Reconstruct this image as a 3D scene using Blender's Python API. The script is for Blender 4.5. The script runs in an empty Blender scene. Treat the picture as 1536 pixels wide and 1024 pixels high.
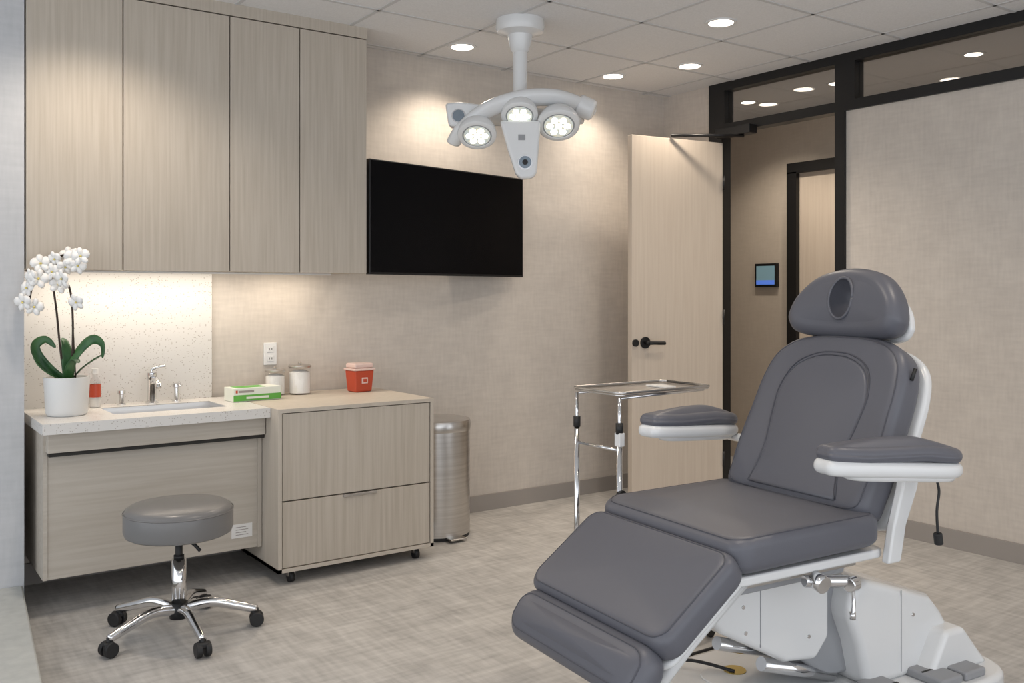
import bpy, bmesh, math, random
from mathutils import Vector, Matrix
random.seed(4)
S=bpy.context.scene
COL=S.collection
try:
    S.view_settings.view_transform='Standard'
except Exception: pass

# ---------------------------------------------------------------- materials
def srgb(r,g,b):
    f=lambda c:(c/255/12.92) if c/255<=.04045 else ((c/255+.055)/1.055)**2.4
    return (f(r),f(g),f(b))
def mat(name,c,rough=.5,metal=0,c2=None,scale=(8,8,8),detail=4,lo=.35,hi=.65,bump=0,spec=.5,emit=None,es=0,trans=0,coat=0,ior=1.45):
    m=bpy.data.materials.new(name); m.use_nodes=True
    nt=m.node_tree; b=nt.nodes['Principled BSDF']
    b.inputs['Base Color'].default_value=(*c,1)
    b.inputs['Roughness'].default_value=rough
    b.inputs['Metallic'].default_value=metal
    b.inputs['Specular IOR Level'].default_value=spec
    b.inputs['IOR'].default_value=ior
    b.inputs['Coat Weight'].default_value=coat
    b.inputs['Transmission Weight'].default_value=trans
    if emit:
        b.inputs['Emission Color'].default_value=(*emit,1); b.inputs['Emission Strength'].default_value=es
    if c2 or bump:
        tc=nt.nodes.new('ShaderNodeTexCoord'); mp=nt.nodes.new('ShaderNodeMapping')
        mp.inputs['Scale'].default_value=scale
        nz=nt.nodes.new('ShaderNodeTexNoise'); nz.inputs['Scale'].default_value=1; nz.inputs['Detail'].default_value=detail
        nt.links.new(tc.outputs['Object'],mp.inputs['Vector']); nt.links.new(mp.outputs['Vector'],nz.inputs['Vector'])
        if c2:
            r=nt.nodes.new('ShaderNodeValToRGB')
            r.color_ramp.elements[0].position=lo; r.color_ramp.elements[1].position=hi
            r.color_ramp.elements[0].color=(*c,1); r.color_ramp.elements[1].color=(*c2,1)
            nt.links.new(nz.outputs['Fac'],r.inputs['Fac']); nt.links.new(r.outputs['Color'],b.inputs['Base Color'])
        if bump:
            bp=nt.nodes.new('ShaderNodeBump'); bp.inputs['Strength'].default_value=bump; bp.inputs['Distance'].default_value=.002
            nt.links.new(nz.outputs['Fac'],bp.inputs['Height']); nt.links.new(bp.outputs['Normal'],b.inputs['Normal'])
    return m
def crosshatch(name,c1,c2,s1,s2,s3,rough,bump=.1):
    m=bpy.data.materials.new(name); m.use_nodes=True; nt=m.node_tree; b=nt.nodes['Principled BSDF']
    b.inputs['Roughness'].default_value=rough
    tc=nt.nodes.new('ShaderNodeTexCoord'); outs=[]
    for s in (s1,s2,s3):
        mp=nt.nodes.new('ShaderNodeMapping'); mp.inputs['Scale'].default_value=s
        nz=nt.nodes.new('ShaderNodeTexNoise'); nz.inputs['Scale'].default_value=1; nz.inputs['Detail'].default_value=5
        nt.links.new(tc.outputs['Object'],mp.inputs['Vector']); nt.links.new(mp.outputs['Vector'],nz.inputs['Vector'])
        outs.append(nz.outputs['Fac'])
    a=nt.nodes.new('ShaderNodeMath'); a.operation='ADD'; nt.links.new(outs[0],a.inputs[0]); nt.links.new(outs[1],a.inputs[1])
    a2=nt.nodes.new('ShaderNodeMath'); a2.operation='ADD'; nt.links.new(a.outputs[0],a2.inputs[0]); nt.links.new(outs[2],a2.inputs[1])
    dv=nt.nodes.new('ShaderNodeMath'); dv.operation='DIVIDE'; dv.inputs[1].default_value=3; nt.links.new(a2.outputs[0],dv.inputs[0])
    r=nt.nodes.new('ShaderNodeValToRGB'); r.color_ramp.elements[0].position=.36; r.color_ramp.elements[1].position=.64
    r.color_ramp.elements[0].color=(*c1,1); r.color_ramp.elements[1].color=(*c2,1)
    nt.links.new(dv.outputs[0],r.inputs['Fac']); nt.links.new(r.outputs['Color'],b.inputs['Base Color'])
    bp=nt.nodes.new('ShaderNodeBump'); bp.inputs['Strength'].default_value=bump; bp.inputs['Distance'].default_value=.002
    nt.links.new(dv.outputs[0],bp.inputs['Height']); nt.links.new(bp.outputs['Normal'],b.inputs['Normal'])
    return m
def terrazzo(name):
    m=bpy.data.materials.new(name); m.use_nodes=True; nt=m.node_tree; b=nt.nodes['Principled BSDF']
    b.inputs['Roughness'].default_value=.3
    tc=nt.nodes.new('ShaderNodeTexCoord')
    v=nt.nodes.new('ShaderNodeTexVoronoi'); v.inputs['Scale'].default_value=135
    nt.links.new(tc.outputs['Object'],v.inputs['Vector'])
    sx=nt.nodes.new('ShaderNodeSeparateColor'); nt.links.new(v.outputs['Color'],sx.inputs['Color'])
    g=nt.nodes.new('ShaderNodeMath'); g.operation='GREATER_THAN'; g.inputs[1].default_value=.78; nt.links.new(sx.outputs[0],g.inputs[0])
    l=nt.nodes.new('ShaderNodeMath'); l.operation='LESS_THAN'; l.inputs[1].default_value=.36; nt.links.new(v.outputs['Distance'],l.inputs[0])
    mu=nt.nodes.new('ShaderNodeMath'); mu.operation='MULTIPLY'; nt.links.new(g.outputs[0],mu.inputs[0]); nt.links.new(l.outputs[0],mu.inputs[1])
    mx=nt.nodes.new('ShaderNodeMix'); mx.data_type='RGBA'
    mx.inputs[6].default_value=(*srgb(214,211,207),1); mx.inputs[7].default_value=(*srgb(178,171,163),1)
    nt.links.new(mu.outputs[0],mx.inputs[0]); nt.links.new(mx.outputs[2],b.inputs['Base Color'])
    return m

M={}
M['wall']=crosshatch('wallpaper_beige',srgb(190,182,174),srgb(206,198,189),(60,60,9),(9,9,60),(6,6,6),.85,.12)
M['walldaylit']=crosshatch('wallpaper_daylit',srgb(182,184,187),srgb(194,195,198),(60,60,9),(9,9,60),(6,6,6),.85,.12)  # same wallpaper, with the bluish cast of daylight put into its colour
M['hallwall']=crosshatch('hall_wallpaper',srgb(180,170,158),srgb(190,180,168),(60,60,9),(9,9,60),(6,6,6),.85,.1)
M['floor']=crosshatch('woven_floor',srgb(154,151,148),srgb(196,193,189),(5,38,1),(38,5,1),(7,7,1),.5,.15)
M['ceil']=mat('ceiling_tile',srgb(226,226,227),.9,c2=srgb(219,219,220),scale=(120,120,120))
M['grid']=mat('ceiling_tbar',srgb(196,196,197),.6)
M['base']=mat('baseboard_taupe',srgb(152,146,141),.6)
M['wood']=mat('light_oak_vertical',srgb(176,166,153),.5,c2=srgb(188,179,167),scale=(70,70,2.2),detail=6,bump=.05)
M['woodh']=mat('light_oak_horizontal',srgb(180,171,159),.5,c2=srgb(190,182,171),scale=(2.2,60,60),detail=6,bump=.05)
M['woodd']=mat('cabinet_side',srgb(184,175,163),.5,c2=srgb(190,181,169),scale=(40,40,2))
M['doorw']=mat('door_oak',srgb(194,181,167),.5,c2=srgb(201,189,175),scale=(60,60,2),detail=5)
M['gap']=mat('shadow_gap',(.03,.028,.025),.8)
M['terr']=terrazzo('terrazzo_quartz')
M['black']=mat('black_metal',(.008,.008,.009),.4)
M['screen']=mat('tv_screen',(.003,.003,.004),.25,spec=.12)
M['steel']=mat('brushed_steel',(.52,.50,.48),.28,1,c2=(.60,.58,.56),scale=(2,2,90))
M['chrome']=mat('chrome',(.74,.74,.75),.1,1)
M['white']=mat('white_plastic',srgb(222,222,222),.35)
M['whiteg']=mat('white_gloss_enamel',srgb(220,221,222),.25,coat=.3)
M['grey']=mat('grey_cover',srgb(150,152,156),.4)
M['uph']=mat('grey_vinyl',srgb(94,95,103),.40,bump=.08,scale=(300,300,300))
M['pipe']=mat('grey_piping',srgb(76,77,85),.45)
M['uph2']=mat('grey_vinyl_stool',srgb(116,115,115),.3,bump=.05,scale=(300,300,300))
M['pedal']=mat('pedal_grey',srgb(146,147,150),.5)
M['rubber']=mat('black_rubber',(.015,.015,.016),.5)
M['leaf']=mat('orchid_leaf',srgb(36,74,42),.35,c2=srgb(56,98,54),scale=(20,20,20))
M['stem']=mat('orchid_stem',srgb(58,46,38),.6)
M['petal']=mat('orchid_petal',srgb(240,238,235),.5)
M['ycen']=mat('orchid_center',srgb(222,205,120),.5)
M['pot']=mat('white_ceramic',srgb(220,220,219),.35)
M['moss']=mat('bark_moss',srgb(70,54,36),.9,c2=srgb(110,92,58),scale=(60,60,60),bump=.6)
M['red']=mat('sharps_red',srgb(186,74,48),.35)
M['lidc']=mat('sharps_lid',srgb(220,194,186),.3)
M['green']=mat('box_green',srgb(96,168,70),.5)
M['boxw']=mat('box_white',srgb(222,226,216),.5)
M['cotton']=mat('cotton',srgb(240,238,235),.9,bump=.6,scale=(90,90,90))
M['gold']=mat('gold_badge',srgb(176,152,80),.35,.5)
M['label']=mat('paper_label',srgb(226,224,221),.6)
M['emw']=mat('downlight_lens',(1,1,1),.5,emit=(1,.90,.76),es=9)
M['lens']=mat('surgical_lens',(.9,.95,1),.1,emit=(1,.96,.82),es=1.7)
M['lensc']=mat('surgical_reflector',(.55,.60,.62),.15,.8,c2=(.8,.66,.42),scale=(50,50,50),emit=(.8,.95,.95),es=.35)
M['lensd']=mat('lens_dark',(.25,.3,.35),.05,.6)
M['blue']=mat('tablet_screen',(.1,.2,.3),.2,emit=srgb(120,140,135),es=.45)
M['blue2']=mat('tablet_bar',(.1,.2,.6),.2,emit=srgb(80,120,220),es=.5)
M['curb']=mat('curb_stone',srgb(172,174,172),.6,c2=srgb(182,184,181),scale=(20,20,20))
def thinglass(name='clear_pane',tint=.8,refl=.1):
    m=bpy.data.materials.new(name); m.use_nodes=True; nt=m.node_tree; nt.nodes.clear()
    o=nt.nodes.new('ShaderNodeOutputMaterial'); mx=nt.nodes.new('ShaderNodeMixShader'); t=nt.nodes.new('ShaderNodeBsdfTransparent'); g=nt.nodes.new('ShaderNodeBsdfGlossy')
    t.inputs[0].default_value=(tint,tint,tint,1); g.inputs['Roughness'].default_value=.02
    mx.inputs[0].default_value=refl
    nt.links.new(t.outputs[0],mx.inputs[1]); nt.links.new(g.outputs[0],mx.inputs[2]); nt.links.new(mx.outputs[0],o.inputs[0])
    return m
M['pane']=thinglass('clear_pane',.82,.13)
M['glassj']=thinglass('jar_glass',.96,.06)

# ---------------------------------------------------------------- helpers
def empty(name,loc=(0,0,0),rz=0,par=None):
    e=bpy.data.objects.new(name,None); e.location=loc; e.rotation_euler=(0,0,rz); e.empty_display_size=.1
    COL.objects.link(e)
    if par: e.parent=par
    return e
def mk(name,vs,fs,m,par=None,smooth=False,bevel=0,segs=3):
    me=bpy.data.meshes.new(name); me.from_pydata([tuple(v) for v in vs],[],fs)
    bm=bmesh.new(); bm.from_mesh(me); bmesh.ops.recalc_face_normals(bm,faces=bm.faces); bm.to_mesh(me); bm.free()
    me.materials.append(M[m] if isinstance(m,str) else m)
    o=bpy.data.objects.new(name,me); COL.objects.link(o)
    if par: o.parent=par
    if smooth or bevel:
        for p in me.polygons: p.use_smooth=True
    if bevel:
        b=o.modifiers.new('bev','BEVEL'); b.width=bevel; b.segments=segs; b.limit_method='ANGLE'; b.angle_limit=math.radians(35); b.harden_normals=True
    return o
def box(name,a,b,m,par=None,bevel=0,segs=3):
    x0,y0,z0=a; x1,y1,z1=b
    vs=[(x0,y0,z0),(x1,y0,z0),(x1,y1,z0),(x0,y1,z0),(x0,y0,z1),(x1,y0,z1),(x1,y1,z1),(x0,y1,z1)]
    return mk(name,vs,[(0,3,2,1),(4,5,6,7),(0,1,5,4),(1,2,6,5),(2,3,7,6),(3,0,4,7)],m,par,bevel=bevel,segs=segs)
def frame(d):
    d=Vector(d).normalized(); up=Vector((0,0,1)) if abs(d.z)<.95 else Vector((1,0,0))
    a=d.cross(up).normalized(); return a,a.cross(d).normalized()
def cyl(name,p0,p1,r0,m,par=None,r1=None,n=24,bevel=0):
    r1=r0 if r1 is None else r1; p0=Vector(p0);p1=Vector(p1); a,b=frame(p1-p0)
    vs=[];
    for p,r in((p0,r0),(p1,r1)):
        for i in range(n):
            t=2*math.pi*i/n; vs.append(p+a*r*math.cos(t)+b*r*math.sin(t))
    fs=[(i,(i+1)%n,n+(i+1)%n,n+i) for i in range(n)]+[tuple(range(n)),tuple(range(n,2*n))]
    o=mk(name,vs,fs,m,par)
    for p in o.data.polygons:
        if len(p.vertices)==4: p.use_smooth=True
    if bevel:
        bv=o.modifiers.new('bev','BEVEL'); bv.width=bevel; bv.segments=3; bv.limit_method='ANGLE'; bv.harden_normals=True
        for p in o.data.polygons: p.use_smooth=True
    return o
def smoothpts(pts,k=6):
    P=[Vector(p) for p in pts]; out=[]
    for i in range(len(P)-1):
        p0=P[max(i-1,0)];p1=P[i];p2=P[i+1];p3=P[min(i+2,len(P)-1)]
        for j in range(k):
            t=j/k; out.append(.5*((2*p1)+(p2-p0)*t+(2*p0-5*p1+4*p2-p3)*t*t+(3*p1-p0-3*p2+p3)*t**3))
    out.append(P[-1]); return out
def tube(name,pts,r,m,par=None,n=12,smooth=True,k=6,flat=1,caps=True):
    P=smoothpts(pts,k) if smooth else [Vector(p) for p in pts]
    L=len(P); rs=r if callable(r) else (lambda t:r)
    vs=[];a=None
    for i,p in enumerate(P):
        d=(P[min(i+1,L-1)]-P[max(i-1,0)]).normalized()
        if a is None: a,b=frame(d)
        else:
            a=(a-d*a.dot(d)).normalized(); b=a.cross(d).normalized()
        rr=rs(i/(L-1))
        for j in range(n):
            t=2*math.pi*j/n; vs.append(p+a*rr*math.cos(t)+b*rr*flat*math.sin(t))
    fs=[(i*n+j,i*n+(j+1)%n,(i+1)*n+(j+1)%n,(i+1)*n+j) for i in range(L-1) for j in range(n)]
    if caps: fs+=[tuple(range(n)),tuple(range((L-1)*n,L*n))]
    return mk(name,vs,fs,m,par,smooth=True)
def lathe(name,prof,c,m,par=None,n=40,caps=True,Mx=None):
    vs=[];k=len(prof)
    for r,z in prof:
        for i in range(n):
            t=2*math.pi*i/n; v=Vector((c[0]+r*math.cos(t),c[1]+r*math.sin(t),c[2]+z)); vs.append(Mx@v if Mx else v)
    fs=[(a*n+i,a*n+(i+1)%n,(a+1)*n+(i+1)%n,(a+1)*n+i) for a in range(k-1) for i in range(n)]
    if caps and prof[0][0]>0: fs.append(tuple(range(n)))
    if caps and prof[-1][0]>0: fs.append(tuple(range((k-1)*n,k*n)))
    o=mk(name,vs,fs,m,par,smooth=True)
    e=o.modifiers.new('es','EDGE_SPLIT'); e.split_angle=math.radians(40)
    return o
def rrect(x0,x1,y0,y1,r,n=8):
    out=[]
    for cx,cy,a0 in((x1-r,y1-r,0),(x0+r,y1-r,90),(x0+r,y0+r,180),(x1-r,y0+r,270)):
        for i in range(n+1):
            t=math.radians(a0+90*i/n); out.append((cx+r*math.cos(t),cy+r*math.sin(t)))
    return out
def smooth2(pts,k=6):
    n=len(pts);out=[];P=[Vector(p) for p in pts]
    for i in range(n):
        p0,p1,p2,p3=P[i-1],P[i],P[(i+1)%n],P[(i+2)%n]
        for j in range(k):
            t=j/k; q=.5*((2*p1)+(p2-p0)*t+(2*p0-5*p1+4*p2-p3)*t*t+(3*p1-p0-3*p2+p3)*t**3); out.append((q.x,q.y))
    return out
def MX(o,x,y,z):
    x,y,z=Vector(x).normalized(),Vector(y).normalized(),Vector(z).normalized()
    m=Matrix.Identity(4)
    for i in range(3): m[i][0]=x[i];m[i][1]=y[i];m[i][2]=z[i];m[i][3]=o[i]
    return m
def pillow(name,out,t,r,dome,Mx,m,par=None,warp=None,pipe=0):
    xs=[p[0] for p in out];ys=[p[1] for p in out]; cx=(min(xs)+max(xs))/2;cy=(min(ys)+max(ys))/2
    Rx=(max(xs)-min(xs))/2;Ry=(max(ys)-min(ys))/2
    rings=[]
    for i in range(7):
        a=math.pi/2*i/6; rings.append((r*(1-math.sin(a)),r*(1-math.cos(a)),0))
    for i in range(7):
        a=math.pi/2*i/6; rings.append((r*(1-math.cos(a)),t-r+r*math.sin(a),0))
    for s in [.97,.94,.9,.8,.7,.6,.5,.4,.3,.2,.1,.03]: rings.append((r,t+dome*(1-s*s),s))
    n=len(out);vs=[]
    for k,(ins,z,s) in enumerate(rings):
        f=s if s else 1
        for x,y in out:
            X=cx+(x-cx)*(1-ins/Rx)*f; Y=cy+(y-cy)*(1-ins/Ry)*f; Z=z
            if warp: Z+=warp(X,Y)
            vs.append(Mx@Vector((X,Y,Z)))
    K=len(rings)
    fs=[(a*n+i,a*n+(i+1)%n,(a+1)*n+(i+1)%n,(a+1)*n+i) for a in range(K-1) for i in range(n)]
    fs+=[tuple(range(n)),tuple(range((K-1)*n,K*n))]
    if pipe:
        pts=vs[11*n:12*n]; tube(name+'_piping',pts+[pts[0]],pipe,'pipe',par,n=6,smooth=False,caps=False)
    return mk(name,vs,fs,m,par,smooth=True)
def prism(name,out,t,Mx,m,par=None,bevel=0,segs=3):
    n=len(out); vs=[Mx@Vector((x,y,0)) for x,y in out]+[Mx@Vector((x,y,t)) for x,y in out]
    fs=[(i,(i+1)%n,n+(i+1)%n,n+i) for i in range(n)]+[tuple(range(n)),tuple(range(n,2*n))]
    return mk(name,vs,fs,m,par,bevel=bevel,segs=segs)
I4=Matrix.Identity(4)
def T(x,y,z): return Matrix.Translation((x,y,z))
def bake_bool(o,cut):
    b=o.modifiers.new('bo','BOOLEAN'); b.operation='DIFFERENCE'; b.object=cut; b.solver='EXACT'
    bpy.context.view_layer.update()
    dg=bpy.context.evaluated_depsgraph_get(); me=bpy.data.meshes.new_from_object(o.evaluated_get(dg))
    o.modifiers.clear(); o.data=me; bpy.data.objects.remove(cut,do_unlink=True)

# ---------------------------------------------------------------- room
H=2.78; YW=4.85; XW=4.80; XH=6.0
box('floor',(-2.2,-2.2,-.1),(XH+.1,7.6,0),'floor')
box('ceiling',(-2.2,-2.2,H),(XH+.1,7.6,H+.1),'ceil')
box('wall_back',(-2.2,YW,0),(XW+.12,YW+.12,H),'wall')
box('wall_left',(-2.2,4.5,0),(.606,YW,H),'walldaylit')
gr=empty('trim_ceiling_grid')
x=3.37-.61*8
while x<XW:
    if x>-2.1: box('tbar_x',(x-.010,-2.1,H-.003),(x+.010,YW,H),'grid',gr)
    x+=.61
y=3.57-.61*9
while y<YW:
    box('tbar_y',(-2.1,y-.010,H-.003),(XW,y+.010,H),'grid',gr); y+=.61
box('baseboard_back',(.61,YW-.015,0),(XW,YW,.10),'base')
wr=empty('wall_right')
box('stub',(XW,4.40,0),(XW+.12,YW,H),'wall',wr)
box('panel',(XW,-2.2,0),(XW+.12,3.335,2.44),'wall',wr)
bb=empty('baseboard_right')
box('base_a',(XW-.015,4.40,0),(XW,YW-.015,.10),'base',bb); box('base_b',(XW-.015,-2.2,0),(XW,3.335,.10),'base',bb)
fr=empty('window_1')
F0,F1=XW-.02,XW+.07
box('head_beam',(F0,-2.2,2.725),(F1,4.40,H),'black',fr)
box('mid_rail',(F0,-2.2,2.44),(F1,4.40,2.50),'black',fr)
box('post_corner',(F0,4.26,2.50),(F1,4.40,2.725),'black',fr)
box('post_door_low',(F0,4.285,0),(F1,4.40,2.44),'black',fr)
box('post_mid_up',(F0,3.265,2.50),(F1,3.40,2.725),'black',fr)
box('post_mid_low',(F0,3.335,0),(F1,3.40,2.44),'black',fr)
box('pane_a',(XW+.02,3.40,2.50),(XW+.028,4.26,2.725),'pane',fr)
box('pane_b',(XW+.02,-2.2,2.50),(XW+.028,3.265,2.725),'pane',fr)
# hallway
hw=empty('wall_hallway')
box('far',(XH,-2.2,0),(XH+.1,7.6,H),'hallwall',hw)
box('end_a',(XW+.12,7.5,0),(XH,7.6,H),'hallwall',hw)
box('end_b',(XW+.12,-2.2,0),(XH,-2.1,H),'hallwall',hw)
box('inner',(XW+.0,YW+.12,0),(XW+.12,7.5,H),'hallwall',hw)
d2=empty('door_2')
box('leaf',(XH-.02,3.72,0),(XH,4.57,2.29),'doorw',d2)
box('jamb_a',(XH-.06,4.57,0),(XH,4.66,2.30),'black',d2); box('jamb_b',(XH-.06,3.60,0),(XH,3.72,2.30),'black',d2)
box('header',(XH-.06,3.60,2.29),(XH,4.66,2.37),'black',d2)
tb=empty('wall_tablet')
box('bezel',(XH-.03,4.78,1.41),(XH,5.0,1.60),'black',tb,bevel=.004)
box('screen',(XH-.033,4.80,1.43),(XH-.03,4.98,1.58),'blue',tb)
box('status_bar',(XH-.035,4.80,1.43),(XH-.033,4.98,1.465),'blue2',tb)
prism('trim_2',[(.60,4.5),(-2.2,4.5),(-2.2,1.0),(.31,1.0),(.50,3.3)],.10,I4,'curb',bevel=.01)

# open door
hg=Vector((4.765,4.262)); en=Vector((4.038,4.367)); L=(en-hg).length
d1=empty('door_1',(hg.x,hg.y,0),math.atan2(en.y-hg.y,en.x-hg.x))
box('leaf',(0,-.045,.012),(L,0,2.37),'doorw',d1,bevel=.002)
for z in(.25,1.2,2.1): cyl('hinge',(-.004,.006,z-.05),(-.004,.006,z+.05),.007,'black',d1)
hx=L-.100
cyl('rose',(hx,0,1.045),(hx,.012,1.045),.036,'black',d1); cyl('spindle',(hx,.01,1.045),(hx,.055,1.045),.012,'black',d1)
tube('lever',[(hx,.05,1.045),(hx-.04,.055,1.045),(hx-.08,.053,1.043),(hx-.125,.045,1.041)],.011,'black',d1)
cyl('rose_back',(hx,-.057,1.045),(hx,-.045,1.045),.03,'black',d1)
cyl('latch',(L-.024,.0,1.045),(L-.024,.014,1.045),.022,'black',d1)
cl=empty('door_closer')
box('body',(XW-.10,3.98,2.395),(XW-.022,4.27,2.455),'black',cl,bevel=.006)
tube('arm',[(XW-.07,4.05,2.385),(4.55,4.15,2.385),(4.33,4.31,2.385)],.010,'black',cl,smooth=False)

# ---------------------------------------------------------------- lights
def downlight(x,y,r=.065,e=18,spot=130):
    p=empty('recessed_downlight',(x,y,0))
    lathe('trim_ring',[(r,0),(r+.018,0),(r+.018,-.006),(r,-.005),(r,0)],(0,0,H),'white',p,caps=False)
    cyl('lens',(0,0,H-.005),(0,0,H-.001),r,'emw',p)
    l=bpy.data.lights.new('lamp','SPOT'); l.energy=e; l.color=(1,.87,.72); l.spot_size=math.radians(spot); l.spot_blend=.7; l.shadow_soft_size=.06
    o=bpy.data.objects.new('lamp',l); o.location=(0,0,H-.02); o.parent=p; COL.objects.link(o)
for x,y,e in((2.86,4.52,44),(4.05,4.56,32),(4.26,4.08,34),(3.71,3.33,44),(.86,3.95,58),(1.9,2.2,40),(3.2,1.2,40),(1.2,.4,28)):
    downlight(x,y,e=e)
for y in(4.6,3.84,2.9,1.2): downlight(5.42,y,r=.05,e=46)
def area(name,loc,rot,sx,sy,e,c,par=None):
    l=bpy.data.lights.new(name,'AREA'); l.shape='RECTANGLE'; l.size=sx; l.size_y=sy; l.energy=e; l.color=c
    o=bpy.data.objects.new(name,l); o.location=loc; o.rotation_euler=rot; COL.objects.link(o)
    if par:o.parent=par
    return o
w=bpy.data.worlds.new('daylight'); S.world=w; w.use_nodes=True
w.node_tree.nodes['Background'].inputs[0].default_value=(.91,.95,1,1); w.node_tree.nodes['Background'].inputs[1].default_value=1.75

# ---------------------------------------------------------------- upper cabinet
uc=empty('wall_cabinet')
Yf=4.50
box('carcass',(.611,Yf+.022,1.468),(2.245,YW,H),'woodd',uc)
xs=[.611,1.011,1.505,1.866,2.245]
for i in range(4): box('door_%d'%(i+1),(xs[i]+.0025,Yf,1.466),(xs[i+1]-.0025,Yf+.019,2.715),'wood',uc,bevel=.0015)
box('gap_back',(.615,Yf+.0195,1.47),(2.24,Yf+.0215,2.72),'gap',uc)
box('top_filler',(.611,Yf,2.721),(2.245,Yf+.022,H),'wood',uc)
box('under_light',(.75,4.68,1.458),(2.12,4.72,1.467),'white',uc)
area('undercabinet_lamp',(1.15,4.64,1.452),(math.radians(10),0,0),.95,.03,3.6,(1,.88,.73),uc)
area('undercabinet_lamp_b',(1.9,4.64,1.452),(math.radians(10),0,0),.35,.03,1.4,(1,.86,.68),uc)

# ---------------------------------------------------------------- sink vanity
sv=empty('sink_vanity')
CT=.822; YV=YW-.021
box('wall_backsplash',(.608,YW-.022,.822),(1.52,YW,1.466),'terr')
box('counter_front',(.635,4.22,CT-.045),(1.604,4.40,CT),'terr',sv)
box('counter_back',(.635,4.68,CT-.045),(1.604,YV,CT),'terr',sv)
box('counter_l',(.635,4.40,CT-.045),(.95,4.68,CT),'terr',sv)
box('counter_r',(1.46,4.40,CT-.045),(1.604,4.68,CT),'terr',sv)
bx=[(.95,4.40),(1.46,4.40),(1.46,4.68),(.95,4.68)]
vs=[(x,y,CT-.004) for x,y in bx]+[(x+(.02 if x<1.2 else -.02),y+(.02 if y<4.5 else -.02),CT-.16) for x,y in bx]
mk('basin',vs,[(0,1,5,4),(1,2,6,5),(2,3,7,6),(3,0,4,7),(4,5,6,7)],'steel',sv)
cyl('drain',(1.2,4.55,CT-.159),(1.2,4.55,CT-.155),.035,'chrome',sv)
box('apron',(.665,4.285,.690),(1.604,4.36,.772),'woodh',sv,bevel=.002)
box('gap',(.672,4.30,.672),(1.604,4.40,.690),'gap',sv)  # solid near-black strip stands in for the shadow under the apron
box('panel',(.671,4.345,.145),(1.604,4.365,.672),'woodh',sv)
box('side_left',(.655,4.34,.145),(.672,YV,.777),'woodh',sv)
box('filler_right',(1.585,4.335,.145),(1.604,4.345,.672),'woodd',sv)
box('bottom',(.672,4.365,.145),(1.604,YV,.163),'woodd',sv)
box('approval_label',(1.46,4.342,.20),(1.56,4.345,.265),'label',sv)
for k in range(4): box('label_text',(1.48,4.3412,.213+k*.012),(1.54-.01*(k%2),4.342,.216+k*.012),'base',sv)
fc=empty('faucet',(1.20,4.745,CT))
lathe('body',[(.030,0),(.030,.006),(.021,.01),(.020,.11),(.024,.115),(.024,.150),(.0,.155)],(0,0,0),'chrome',fc)
tube('spout',[(0,-.005,.105),(0,-.05,.12),(0,-.10,.113),(0,-.125,.085)],.014,'chrome',fc)
tube('lever',[(0,0,.15),(.0,.0,.165),(.02,-.01,.175),(.06,-.02,.182)],.007,'chrome',fc)
sd=empty('soap_dispenser',(1.06,4.75,CT))
lathe('body',[(.020,0),(.020,.006),(.011,.008),(.011,.05),(.018,.053),(.018,.07),(0,.072)],(0,0,0),'chrome',sd)
sd=empty('soap_dispenser',(1.32,4.75,CT))
lathe('body',[(.022,0),(.022,.006),(.013,.01),(.012,.07),(.020,.074),(.020,.09),(0,.093)],(0,0,0),'chrome',sd)
tube('nozzle',[(0,0,.085),(0,-.03,.09),(0,-.06,.082)],.006,'chrome',sd)

# ---------------------------------------------------------------- drawer cabinet
dc=empty('drawer_cabinet')
X0,X1,Y0=1.607,2.440,4.13
box('side_l',(X0,Y0,.06),(X0+.018,YW-.02,CT-.018),'woodd',dc); box('side_r',(X1-.018,Y0,.06),(X1,YW-.02,CT-.018),'woodd',dc)
box('top',(X0,Y0,CT-.018),(X1,YW-.02,CT),'woodd',dc); box('bottom',(X0,Y0,.06),(X1,YW-.02,.078),'woodd',dc)
box('inside',(X0+.018,Y0+.03,.078),(X1-.018,YW-.03,CT-.018),'gap',dc)
box('drawer_upper',(X0+.022,Y0+.004,.394),(X1-.022,Y0+.026,CT-.022),'wood',dc,bevel=.0015)
box('drawer_lower',(X0+.022,Y0+.004,.082),(X1-.022,Y0+.026,.388),'wood',dc,bevel=.0015)
box('pull',(1.935,Y0-.008,.376),(2.115,Y0+.006,.389),'steel',dc,bevel=.002)
for x in(X0+.08,X1-.08):
    for y in(Y0+.05,YW-.12):
        cyl('caster',(x-.012,y,.026),(x+.012,y,.026),.026,'rubber',dc); box('caster_fork',(x-.018,y-.012,.03),(x+.018,y+.012,.06),'steel',dc)

# ---------------------------------------------------------------- television
tl=Vector((2.262,4.50)); tr=Vector((3.463,4.752)); 
tv=empty('television',(tl.x,tl.y,0),math.atan2(tr.y-tl.y,tr.x-tl.x)); W=(tr-tl).length
box('cabinet',(0,0,1.462),(W,.035,2.085),'black',tv,bevel=.003)
box('screen',(.008,-.002,1.475),(W-.008,.0,2.077),'screen',tv)
box('back_bulge',(.2,.035,1.55),(W-.2,.06,1.95),'black',tv,bevel=.01)
box('mount',(W*.6,.06,1.65),(W*.75,.14,1.88),'black',tv)

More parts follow.
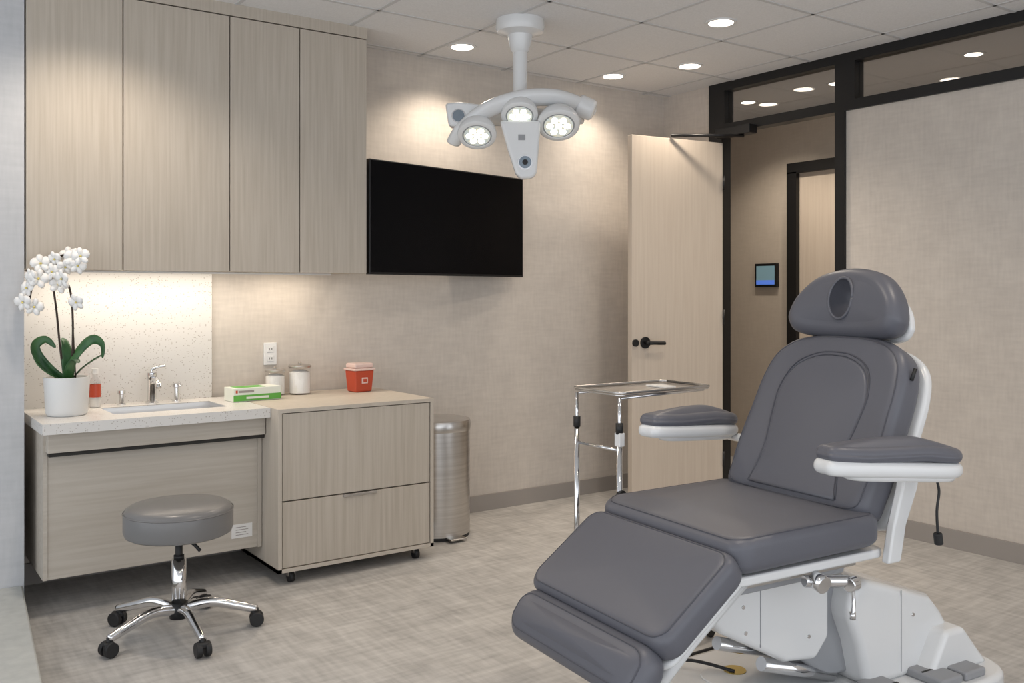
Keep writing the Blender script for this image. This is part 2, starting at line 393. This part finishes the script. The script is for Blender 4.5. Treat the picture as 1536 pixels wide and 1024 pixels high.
# ---------------------------------------------------------------- counter items
ot=empty('wall_outlet',(1.84,YW,1.035))
box('plate',(-.036,-.008,-.06),(.036,0,.06),'white',ot,bevel=.003)
for z in(-.025,.025):
    box('socket',(-.018,-.011,z-.016),(.018,-.008,z+.016),'white',ot,bevel=.002)
    for x in(-.007,.007): box('slot',(x-.0015,-.012,z-.005),(x+.0015,-.011,z+.006),'gap',ot)
gb=empty('glove_box',(1.655,4.60,CT),math.radians(4))
box('carton',(-.125,-.06,.001),(.125,.06,.068),'boxw',gb,bevel=.002)
box('green_band',(-.126,-.0615,.004),(.126,-.06,.034),'green',gb); box('green_top',(-.10,-.045,.068),(.05,.045,.069),'green',gb)
box('green_end',(.125,-.055,.004),(.1262,.055,.05),'green',gb)
box('print_a',(-.10,-.0618,.045),(-.02,-.061,.056),'base',gb);box('print_b',(-.06,-.0625,.013),(.06,-.0615,.024),'boxw',gb); box('print_c',(-.115,-.0618,.044),(-.105,-.061,.058),'red',gb)
for (x,y,r,h) in((1.825,4.735,.052,.138),(1.955,4.715,.058,.158)):
    c=empty('cotton_canister',(x,y,CT))
    lathe('jar',[(0,.001),(r,.001),(r,h*.86),(r*.93,h*.9)],(0,0,0),'glassj',c,caps=False)
    lathe('cotton_fill',[(0,.008),(r*.93,.008),(r*.93,h*.74),(r*.5,h*.82),(0,h*.82)],(0,0,0),'cotton',c)
    lathe('lid',[(0,h*.89),(r*1.0,h*.9),(r*1.03,h*.92),(r*1.03,h*.97),(r*.9,h),(0,h*1.01)],(0,0,0),'steel',c)
    lathe('knob',[(.006,h),(.006,h+.006),(.011,h+.01),(0,h+.018)],(0,0,0),'steel',c)
sc=empty('sharps_container',(2.275,4.65,CT),math.radians(6))
o=box('bin',(-.052,-.045,.001),(.052,.045,.12),'red',sc)
for v in o.data.vertices:
    if v.co.z>.1: v.co.x*=1.18; v.co.y*=1.18
b=o.modifiers.new('b','BEVEL'); b.width=.008; b.segments=3
box('rim',(-.067,-.058,.118),(.067,.058,.130),'lidc',sc,bevel=.004); box('lid',(-.060,-.05,.130),(.060,.05,.158),'lidc',sc,bevel=.01)
box('label',(-.018,-.056,.048),(.018,-.0505,.080),'lidc',sc); box('label_mark',(-.011,-.0575,.055),(.011,-.056,.073),'red',sc)
sb=empty('sanitizer_bottle',(.935,4.72,CT))
lathe('bottle',[(0,.001),(.024,.001),(.026,.01),(.026,.12),(.012,.145),(.012,.17)],(0,0,0),'glassj',sb,caps=False)
lathe('liquid',[(0,.003),(.024,.003),(.024,.08),(0,.08)],(0,0,0),'label',sb)
lathe('band',[(.0265,.05),(.0265,.11)],(0,0,0),'red',sb,caps=False); lathe('cap',[(.015,.160),(.015,.185),(.0,.187)],(0,0,0),'label',sb)
sb=empty('sanitizer_bottle',(.90,4.775,CT))
lathe('bottle',[(0,.001),(.020,.001),(.022,.01),(.022,.09),(.012,.11),(.012,.125)],(0,0,0),'label',sb)
lathe('cap',[(.014,.12),(.014,.15),(.0,.152)],(0,0,0),'red',sb)

# orchid
oc=empty('potted_orchid',(.775,4.50,CT))
lathe('pot',[(0,.001),(.078,.001),(.086,.012),(.094,.16),(.094,.17),(.086,.17),(.082,.14),(0,.14)],(0,0,0),'pot',oc)
lathe('bark',[(.083,.138),(.05,.155),(0,.165)],(0,0,0),'moss',oc,n=20)
def ribbon(name,pts,wf,m,par,up=(0,0,1),cup=.15):
    P=smoothpts(pts,6);L=len(P);vs=[]
    for i,p in enumerate(P):
        d=(P[min(i+1,L-1)]-P[max(i-1,0)]).normalized(); s=d.cross(Vector(up))
        s=s.normalized() if s.length>.05 else Vector((1,0,0)); nn=s.cross(d).normalized(); ww=wf(i/(L-1))
        for k in(-1,-.5,0,.5,1): vs.append(p+s*ww*k+nn*ww*cup*k*k)
    fs=[(i*5+j,i*5+j+1,(i+1)*5+j+1,(i+1)*5+j) for i in range(L-1) for j in range(4)]
    o=mk(name,vs,fs,m,par,smooth=True); so=o.modifiers.new('s','SOLIDIFY'); so.thickness=.0025; return o
cr=Vector((.815,-.579,0)); cf=Vector((.579,.815,0))
def cc(a,z,b=0): return cr*a+cf*b+Vector((0,0,z))
lw=lambda t:.020*math.sin(math.pi*min(1,.12+t*.88))**.6+.002
ribbon('leaf_1',[cc(0,.15),cc(-.06,.20,-.02),cc(-.11,.26,-.03),cc(-.125,.31,-.03),cc(-.085,.335,-.02),cc(-.04,.30,-.02)],lw,'leaf',oc,up=cf,cup=.1)
ribbon('leaf_2',[cc(0.01,.15),cc(.03,.22,-.03),cc(.065,.29,-.02),cc(.12,.335,-.02),cc(.168,.315,-.03),cc(.175,.255,-.04)],lw,'leaf',oc,up=cr*.5+cf,cup=.1)
ribbon('leaf_3',[cc(0.01,.15,.02),cc(.05,.20,.03),cc(.10,.24,.04),cc(.15,.27,.04)],lw,'leaf',oc)
ribbon('leaf_4',[cc(0.0,.15,-.02),cc(-.05,.18,-.05),cc(-.09,.22,-.07),cc(-.11,.26,-.08)],lw,'leaf',oc)
ribbon('leaf_5',[cc(0.0,.15,0),cc(.0,.24,0),cc(-.01,.31,.01),cc(-.03,.34,.02)],lw,'leaf',oc)
ribbon('leaf_6',[cc(0.02,.15,-.02),cc(.04,.2,-.06),cc(.07,.25,-.08),cc(.10,.24,-.10)],lw,'leaf',oc)
st1=[cc(-.01,.15),cc(-.02,.30,-.02),cc(-.02,.45,-.05),cc(-.02,.58,-.08),cc(.01,.67,-.12),cc(.06,.705,-.14),cc(.12,.695,-.15)]
st2=[cc(.02,.15),cc(.035,.30,-.02),cc(.05,.42,-.05),cc(.055,.54,-.08),cc(.03,.62,-.1),cc(-.03,.635,-.12),cc(-.08,.58,-.13),cc(-.10,.50,-.13)]
tube('stem_1',st1,.0045,'stem',oc,n=8); tube('stem_2',st2,.0045,'stem',oc,n=8)
tube('stake',[cc(.035,.15,.01),cc(.05,.50,-.06)],.003,'stem',oc,n=6,smooth=False)
fv=[];ff=[];cv=[];cfc=[]
def flower(c,nrm,s):
    a,b=frame(nrm); nrm=Vector(nrm).normalized(); rot=random.uniform(-.3,.3)
    for k in range(5):
        th=rot+math.pi/2+2*math.pi*k/5; d=a*math.cos(th)+b*math.sin(th); q=a*-math.sin(th)+b*math.cos(th)
        wd=s*(.52 if k in(1,4) else .32); ln=s*.95; b0=len(fv)
        prof=[(0,.1),(.2,.6),(.5,1),(.8,.85),(1,.35)]
        for (t,w_) in prof:
            for sgn in(-1,0,1): fv.append(c+d*ln*t+q*wd*w_*sgn+nrm*(.18*s*math.sin(t*2.6)-.08*s*abs(sgn)))
        for i in range(4):
            for j in range(2): ff.append((b0+i*3+j,b0+i*3+j+1,b0+i*3+j+4,b0+i*3+j+3))
    b0=len(cv)
    for t in range(6): cv.append(c+(a*math.cos(t*1.047)+b*math.sin(t*1.047))*s*.13+nrm*s*.12)
    cv.append(c+nrm*s*.3)
    for t in range(6): cfc.append((b0+t,b0+(t+1)%6,b0+6))
fl=[(-.07,.61),(-.035,.665),(.02,.685),(.065,.70),(.11,.69),(.15,.695),(-.095,.56),(-.04,.60),(.01,.63),(.075,.65),(.13,.655),(-.10,.50),(-.06,.48),(.07,.60),(.125,.50),(.03,.575)]
for a,z in fl:
    flower(cc(a-.008,z,-.13+random.uniform(-.05,.04)),-cf+cr*random.uniform(-.6,.6)+Vector((0,0,random.uniform(-.4,.3))),random.uniform(.036,.046))
mk('blossoms',fv,ff,'petal',oc,smooth=True).modifiers.new('s','SOLIDIFY').thickness=.001
mk('blossom_centers',cv,cfc,'ycen',oc)

# ---------------------------------------------------------------- trash can
tc=empty('trash_can',(2.70,4.53,0))
lathe('foot',[(.178,.002),(.182,.002),(.182,.025),(.178,.025)],(0,0,0),'rubber',tc)
lathe('body',[(0,.02),(.185,.02),(.185,.60),(0,.60)],(0,0,0),'steel',tc,n=64)
lathe('lid_band',[(.188,.595),(.190,.60),(.190,.635),(.184,.652),(.15,.660),(0,.664)],(0,0,0),'steel',tc,n=64)
box('pedal',(-.05,-.235,.012),(.05,-.18,.022),'steel',tc,bevel=.003)

# ---------------------------------------------------------------- stool
ss=empty('rolling_stool',(1.065,3.80,0))
lathe('seat_pad',[(0,.400),(.190,.400),(.203,.407),(.209,.425),(.209,.487),(.202,.507),(.185,.518),(.1,.526),(0,.528)],(0,0,0),'uph2',ss,n=64)
lathe('seat_seam',[(.2095,.492),(.2115,.495),(.2095,.498)],(0,0,0),'uph2',ss,n=64,caps=False)
lathe('seat_plate',[(0,.385),(.07,.385),(.07,.401)],(0,0,0),'rubber',ss)
cyl('piston',(0,0,.25),(0,0,.39),.014,'rubber',ss); cyl('chrome_column',(0,0,.10),(0,0,.30),.028,'chrome',ss); cyl('collar',(0,0,.30),(0,0,.315),.02,'rubber',ss)
tube('height_lever',[(0,0,.375),(.04,-.03,.365),(.07,-.05,.33)],.007,'rubber',ss)
cyl('hub',(0,0,.065),(0,0,.125),.036,'rubber',ss)
for k in range(5):
    a=math.radians(72*k-17.4); dx,dy=math.cos(a),math.sin(a)
    tube('leg_%d'%k,[(dx*.02,dy*.02,.10),(dx*.12,dy*.12,.115),(dx*.22,dy*.22,.09),(dx*.30,dy*.30,.066)],lambda t:.019-.005*t,'chrome',ss,flat=1.2)
    cx,cy=dx*.30,dy*.30; q=(-dy,dx)
    cyl('stem_%d'%k,(cx,cy,.04),(cx,cy,.072),.008,'rubber',ss)
    for s in(-1,1): cyl('wheel_%d'%k,(cx+q[0]*s*.006,cy+q[1]*s*.006,.0295),(cx+q[0]*s*.028,cy+q[1]*s*.028,.0295),.0285,'rubber',ss,bevel=.004)
    box('hood_%d'%k,(cx-.02,cy-.02,.035),(cx+.02,cy+.02,.058),'rubber',ss,bevel=.008)

# ---------------------------------------------------------------- tray stand
ts=empty('instrument_tray_stand')
prism('tray_bottom',rrect(2.28,2.765,2.53,2.805,.03),.004,T(0,0,.985),'steel',ts)
rim=rrect(2.28,2.765,2.53,2.805,.03); tube('tray_rim',[(x,y,.996) for x,y in rim+[rim[0]]],.006,'steel',ts,n=8,smooth=False)
for y in(2.545,2.79):
    cyl('post_upper',(2.292,y,.80),(2.292,y,.98),.007,'chrome',ts); cyl('post',(2.292,y,.05),(2.292,y,.875),.011,'chrome',ts)
    cyl('collar',(2.292,y,.845),(2.292,y,.885),.014,'rubber',ts)
    tube('foot',[(2.20,y,.035),(2.30,y,.05),(2.72,y,.05),(2.78,y,.035)],.011,'chrome',ts)
    for x in(2.21,2.77): cyl('caster',(x,y-.01,.022),(x,y+.01,.022),.022,'rubber',ts)
tube('support',[(2.292,2.545,.975),(2.75,2.56,.98),(2.75,2.775,.98),(2.292,2.79,.975)],.005,'chrome',ts,smooth=False)
cyl('crossbar',(2.292,2.545,.785),(2.292,2.79,.785),.006,'chrome',ts); cyl('crossbar_low',(2.292,2.545,.20),(2.292,2.79,.20),.008,'chrome',ts)
cyl('knob',(2.292,2.525,.625),(2.292,2.545,.625),.016,'rubber',ts); box('clip',(2.28,2.53,.80),(2.305,2.56,.85),'white',ts,bevel=.003)
box('gauze',(2.59,2.61,.9895),(2.65,2.72,.996),'label',ts,bevel=.002)

# ---------------------------------------------------------------- surgical light
sl=empty('surgical_light',(2.83,3.91,0),math.radians(-35.4))
lathe('ceiling_flange',[(.0,H-.001),(.125,H-.001),(.127,H-.045),(.118,H-.065),(.065,H-.08),(.055,H-.13),(.047,H-.16),(.038,H-.17),(.036,2.33)],(0,0,0),'whiteg',sl)
lathe('swivel',[(0,2.38),(.048,2.38),(.052,2.34),(.05,2.28),(0,2.27)],(0,0,0),'whiteg',sl)
def Z(y): return 1.36+(436-y)*.00347
def A(x): return (x-779)*.00347
tube('arch',[(A(680),-.06,Z(213)),(A(697),-.11,Z(193)),(A(732),-.13,Z(168)),(A(779),-.13,Z(153)),(A(825),-.11,Z(149)),(A(862),-.04,Z(154)),(A(885),.02,Z(166))],lambda t:.056-.014*abs(t-.5)*2,'whiteg',sl,n=20,flat=.7)
tube('rear_arch',[(A(690),-.02,Z(172)),(A(735),.05,Z(168)),(A(779),.07,Z(168)),(A(830),.06,Z(170)),(A(870),.0,Z(168))],.056,'whiteg',sl,n=16,flat=.9)
tube('neck',[(0,0,2.33),(0,-.06,2.33),(0,-.11,2.325)],.052,'whiteg',sl,n=16)
al=math.radians(36); nd=Vector((0,-math.sin(al),-math.cos(al)))
for nm,x,y,b,r in(('a',716,205,-.13,.080),('b',778,177,-.14,.076),('c',835,190,-.12,.088)):
    c=Vector((A(x),b,Z(y))); a_,b_=frame(nd)
    mm=MX(c,a_,nd.cross(a_),nd)
    lathe('head_'+nm,[(r*.35,-.095),(r*.7,-.088),(r*1.0,-.065),(r*1.18,-.035),(r*1.25,-.008),(r*1.22,.004),(r*1.12,.010),(r*.95,.010),(r*.90,.004)],(0,0,0),'whiteg',sl,n=48,Mx=mm)
    cyl('bezel_ring_'+nm,c+nd*.001,c+nd*.007,r*.93,'grey',sl,n=48)
    cyl('lens_'+nm,c+nd*.006,c+nd*.009,r*.84,'lensc',sl,n=40)
    for k in range(7):
        t=k*math.pi/3; rr=0 if k==6 else .50
        q=c+(a_*math.cos(t)+b_*math.sin(t))*r*rr+nd*.009
        cyl('led_%s%d'%(nm,k),q,q+nd*.003,r*.21,'lens',sl,n=20)
lo=[(A(749),Z(185)),(A(809),Z(185)),(A(806),Z(225)),(A(803),Z(262)),(A(796),Z(269)),(A(779),Z(270)),(A(772),Z(262)),(A(761),Z(228))]
prism('lower_arm',lo,.060,MX((0,-.10,0),(1,0,0),(0,0,1),(0,-1,0)),'whiteg',sl,bevel=.016)
c=Vector((A(786),-.162,Z(246))); cyl('camera_bezel',c+Vector((0,.01,0)),c,.038,'chrome',sl,n=32); cyl('camera_lens',c,c-Vector((0,.004,0)),.031,'lensd',sl,n=32); cyl('camera_core',c-Vector((0,.004,0)),c-Vector((0,.006,0)),.014,'black',sl,n=24)
lb=[(A(669),Z(158)),(A(690),Z(156)),(A(722),Z(160)),(A(730),Z(188)),(A(704),Z(196)),(A(674),Z(191))]
prism('left_pod',lb,.09,MX((0,-.04,0),(1,0,0),(0,0,1),(0,-1,0)),'whiteg',sl,bevel=.016)
c=Vector((A(689),-.132,Z(177))); cyl('pod_bezel',c+Vector((0,.01,0)),c,.036,'chrome',sl,n=32); cyl('pod_lens',c,c-Vector((0,.004,0)),.030,'lensd',sl,n=32)
cyl('handle_knob',(A(864),-.02,Z(154)),(A(890),-.03,Z(165)),.058,'whiteg',sl,r1=.054,n=32,bevel=.02)
box('badge',(A(776),-.163,Z(214)),(A(786),-.159,Z(206)),'pedal',sl)

# ---------------------------------------------------------------- treatment chair
ch=empty('treatment_chair',(2.31,2.02,0),math.radians(-5))
up_=empty('upper_assembly',(0,0,.042),0,ch)
pillow('seat',rrect(-.295,.31,-.335,.335,.06),.105,.032,.012,T(0,0,.53),'uph',up_,warp=lambda x,y:.012*(abs(y)/.33)**3-.012*max(0,(-x-.15)/.15),pipe=.0022)
prism('seat_frame',rrect(-.30,.34,-.315,.315,.04),.028,T(0,0,.500),'whiteg',up_,bevel=.008)
w_=Vector((.447,0,.894)); n_=Vector((-.894,0,.447)); xv=w_.cross(n_)
Fb=Vector((.245,0,.645)); tb_=.125
ro=Fb-n_*tb_
half=[(.285,-.01),(.305,.06),(.310,.16),(.305,.30),(.300,.42),(.275,.515),(.215,.572),(.12,.598)]
bo=[(x,y) for x,y in half]+[(0,.603)]+[(-x,y) for x,y in reversed(half)]+[(-.15,-.02),(.15,-.02)]
bo=smooth2(bo,5)
pillow('backrest',bo,tb_,.040,.010,MX(ro,xv,w_,n_),'uph',up_,warp=lambda x,y:.10*max(0,abs(x)-.17),pipe=.0022)
ia=[(.19,.02),(.168,.14),(.185,.28),(.190,.38),(.155,.47),(.08,.515)]
arch=[(x,y) for x,y in ia]+[(0,.525)]+[(-x,y) for x,y in reversed(ia)]
archs=smoothpts([(x,y,0) for x,y in arch],5)
def sz(x,y):
    s=max(abs(x)/.27,abs(y-.29)/.275); return tb_+.010*(1-min(1,s*s))+.10*max(0,abs(x)-.17)
MB=MX(ro,xv,w_,n_)
tube('arch_seam',[MB@Vector((p.x,p.y,sz(p.x,p.y)+.0005)) for p in archs],.0026,'pipe',up_,n=6,smooth=False)
io=[(p.x*.985,.015+(p.y-.02)*.985) for p in archs]
pillow('arch_panel',io,.014,.012,.008,MB@T(0,0,tb_-.004),'uph',up_)
sh=[(x*1.02,y*1.01) for x,y in bo]
pillow('back_shell',sh,.038,.014,.0,MX(ro-n_*.028,xv,w_,n_),'whiteg',up_)
tg=ro+n_*(tb_-.035)+w_*.46+xv*(.299)
cyl('brand_tag',tg,tg+w_*.04,.006,'rubber',up_,n=8)
# headrest
hw_=Vector((.20,0,.98)).normalized(); hn=Vector((-.98,0,.20)).normalized(); hx_=hw_.cross(hn)
hh=[(.200,-.01),(.232,.025),(.234,.06),(.212,.12),(.160,.182),(.095,.216)]
ho=smooth2([(x,y) for x,y in hh]+[(0,.230)]+[(-x,y) for x,y in reversed(hh)]+[(-.10,-.02),(.10,-.02)],5)
hb=Vector((.497,.004,1.190))-hn*.12
hd=pillow('headrest',ho,.12,.05,.015,MX(hb,hx_,hw_,hn),'uph',up_,warp=lambda x,y:.6*x*x)
bm=bmesh.new(); bmesh.ops.create_uvsphere(bm,u_segments=40,v_segments=24,radius=1)
cm=MX(hb+hw_*.112+hn*.142,hx_,hw_,hn)@Matrix.Diagonal((.050,.074,.085,1)); bmesh.ops.transform(bm,matrix=cm,verts=bm.verts)
me=bpy.data.meshes.new('cut'); bm.to_mesh(me); bm.free(); me.materials.append(M['uph']); cut=bpy.data.objects.new('cut',me); COL.objects.link(cut); cut.parent=up_
bpy.context.view_layer.update(); bake_bool(hd,cut)
for p in hd.data.polygons: p.use_smooth=True
hd.modifiers.new('es','EDGE_SPLIT').split_angle=math.radians(45)
rimp=[]
for i in range(49):
    t=2*math.pi*i/48; x=.0495*math.cos(t); y=.112+.073*math.sin(t); rimp.append(MX(hb,hx_,hw_,hn)@Vector((x,y,.1325+.6*x*x-.010*((y-.11)**2/.012))))
tube('recess_rim',rimp,.005,'uph',up_,n=8,smooth=False)
pillow('head_shell',[(x*.96,y*.80-.006) for x,y in ho],.035,.014,0,MX(hb-hn*.022,hx_,hw_,hn),'whiteg',up_,warp=lambda x,y:.6*x*x)
box('head_bracket',(.60,-.06,1.06),(.635,.06,1.28),'whiteg',up_,bevel=.01)
for s,nm in((-1,'near'),(1,'far')):
    f=Vector((-.035,s*.395,.842)); b=Vector((.435,s*.475,.806)); y_=(b-f).normalized(); side=Vector((0,0,1)).cross(y_).normalized(); up=side.cross(y_)
    if up.z<0: up=-up
    xx=y_.cross(up); LL=(b-f).length
    ol=smooth2([(0,-.005),(.037,.0),(.055,.06),(.062,.18),(.066,.28),(.068,.38),(.062,LL-.04),(.03,LL),(-.03,LL),(-.062,LL-.04),(-.068,.38),(-.066,.28),(-.062,.18),(-.055,.06),(-.037,.0)],4)
    pillow('arm_pad_'+nm,ol,.048,.024,.022,MX(f,xx,y_,up),'uph',up_,warp=lambda x,y:.012*max(0,1-abs(y-.32)/.2))
    pillow('arm_shell_'+nm,[(x*1.03,y*1.015-.004) for x,y in ol],.046,.020,0,MX(f-up*.036,xx,y_,up),'whiteg',up_)
    pillow('arm_under_'+nm,smooth2([(-.035,.10),(.035,.10),(.05,.30),(.04,.45),(-.04,.45),(-.05,.30)],4),.035,.016,0,MX(f-up*.050,xx,y_,up),'whiteg',up_)
    so=[(.385,.78),(.455,.78),(.44,.71),(.385,.60),(.36,.49),(.30,.49),(.325,.60),(.365,.71)]
    yy=s*.338
    prism('arm_strut_'+nm,so,.030,MX((0,yy+.015,0),(1,0,0),(0,0,1),(0,-1,0)),'whiteg',up_,bevel=.008)
    cyl('arm_pin_'+nm,(.42,s*.33,.768),(.42,s*.46,.768),.016,'whiteg',up_)
def slab(nm,top,end,t,hw2,r,dome,m='uph',rr=.05,par=None,pipe=0):
    s_=(Vector(end)-Vector(top)); LL=s_.length; s_.normalize(); n=Vector((s_.z,0,-s_.x)); 
    if n.z<0:n=-n
    x=s_.cross(n); pillow(nm,rrect(-hw2,hw2,0,LL,rr),t,r,dome,MX(Vector(top)-n*t,x,s_,n),m,par or up_,pipe=pipe)
slab('leg_rest',(-.305,0,.610),(-.585,0,.405),.095,.335,.032,.010,pipe=.0022)
slab('leg_frame',(-.305+.055,0,.612-.075),(-.60+.055,0,.40-.075),.02,.315,.009,0,'whiteg')
slab('foot_rest',(-.590,0,.402),(-.682,0,.272),.10,.325,.045,.016,rr=.06,pipe=.0022)
for s in(-1,1):
    tube('leg_strut_%d'%s,[(-.22,s*.27,.50),(-.42,s*.27,.36),(-.54,s*.27,.26)],.018,'whiteg',up_,n=10,smooth=False)
cyl('hinge_bar',(-.27,-.30,.515),(-.27,.30,.515),.016,'chrome',up_)
def sideprism(nm,prof,hw2,m,bev,voff=0):
    return prism(nm,prof,hw2*2,MX((0,hw2+voff,0),(1,0,0),(0,0,1),(0,-1,0)),m,ch,bevel=bev,segs=4)
sideprism('lift_housing',[(-.245,.475),(-.25,.395),(-.20,.350),(.06,.215),(.20,.195),(.26,.26),(.26,.49),(.23,.505)],.165,'whiteg',.022)
sideprism('lift_yoke',[(-.24,.545),(-.20,.47),(.28,.47),(.32,.545)],.20,'grey',.008)
sideprism('side_rail',[(-.22,.535),(.26,.535),(.26,.515),(-.22,.515)],.265,'steel',.003)
sideprism('lift_arm',[(.10,.24),(.30,.44),(.44,.42),(.48,.30),(.44,.10),(.30,.10)],.12,'grey',.02)
for v in(-.1,.1): cyl('actuator',(.02,v,.20),(.34,v,.10),.022,'chrome',ch)
sideprism('rear_housing',[(.40,.07),(.90,.07),(.86,.16),(.78,.27),(.72,.33),(.40,.43),(.33,.41),(.31,.33),(.36,.22)],.20,'whiteg',.03)
sideprism('rear_cover',[(.62,.07),(.96,.07),(.90,.13),(.82,.22),(.72,.22)],.26,'whiteg',.02)
box('rear_seam',(.56,-.2015,.10),(.563,-.199,.37),'grey',ch)
box('lift_seam',(-.05,-.1665,.285),(-.047,-.164,.50),'grey',ch)
tube('power_cable',[(.10,.10,.09),(.0,.24,.10),(-.10,.30,.04),(.05,.42,.012),(.5,.45,.010),(1.2,.40,.010)],.006,'rubber',ch,n=8)
prism('base_plate',smooth2([(-.12,.22),(-.14,0),(-.12,-.22),(.0,-.30),(.4,-.34),(.80,-.36),(.96,-.30),(1.02,-.1),(1.02,.1),(.96,.30),(.80,.34),(.4,.32),(.0,.30)],4),.065,T(0,0,.012),'whiteg',ch,bevel=.02,segs=4)
prism('base_deck',smooth2([(.0,.16),(-.01,0),(.0,-.16),(.2,-.20),(.36,-.20),(.38,0),(.36,.20),(.2,.20)],4),.006,T(0,0,.076),'whiteg',ch,bevel=.003)
prism('base_foot',rrect(-.08,.96,-.26,.26,.08),.014,T(0,0,.0),'rubber',ch)
for i,(u,v) in enumerate(((.65,-.25),(.775,-.25),(.29,-.26),(.415,-.26))):
    box('pedal_%d'%i,(u-.055,v-.08,.076),(u+.055,v+.08,.106),'pedal',ch,bevel=.009)
    box('pedal_seam_%d'%i,(u-.05,v-.004,.1055),(u+.05,v+.004,.107),'gap',ch)
cyl('badge',(.12,.12,.081),(.12,.12,.085),.038,'gold',ch)
for (u,z) in((-.12,.42),(-.11,.34),(.16,.28),(.62,.28)): cyl('screw',(u,-.205 if u>.5 else -.168,z),(u,-.160,z),.006,'chrome',ch)
cyl('rail_clamp',(-.01,-.30,.475),(.13,-.345,.465),.018,'chrome',up_,bevel=.003); cyl('clamp_disc',(.02,-.35,.47),(.02,-.31,.48),.026,'chrome',up_)
cyl('clamp_end',(.11,-.36,.46),(.145,-.355,.46),.022,'chrome',up_,bevel=.004)
tube('clamp_lever',[(.12,-.365,.46),(.12,-.37,.41),(.11,-.375,.38)],.006,'chrome',up_); cyl('clamp_knob',(.11,-.375,.365),(.11,-.375,.385),.009,'chrome',up_)
tube('control_cord',[(.365,-.465,.775),(.375,-.47,.73),(.365,-.47,.67),(.37,-.47,.60)],.004,'rubber',up_,n=8); cyl('cord_switch',(.375,-.47,.57),(.368,-.47,.605),.013,'rubber',up_,bevel=.004)

# ---------------------------------------------------------------- camera
cd=bpy.data.cameras.new('camera'); cam=bpy.data.objects.new('camera',cd); COL.objects.link(cam)
cam.location=(0,0,1.36); cam.rotation_euler=(math.pi/2,0,math.radians(-35.4))
cd.sensor_width=36; cd.lens=1392/1536*36; cd.shift_y=-72/1536; cd.clip_start=.05
S.camera=cam
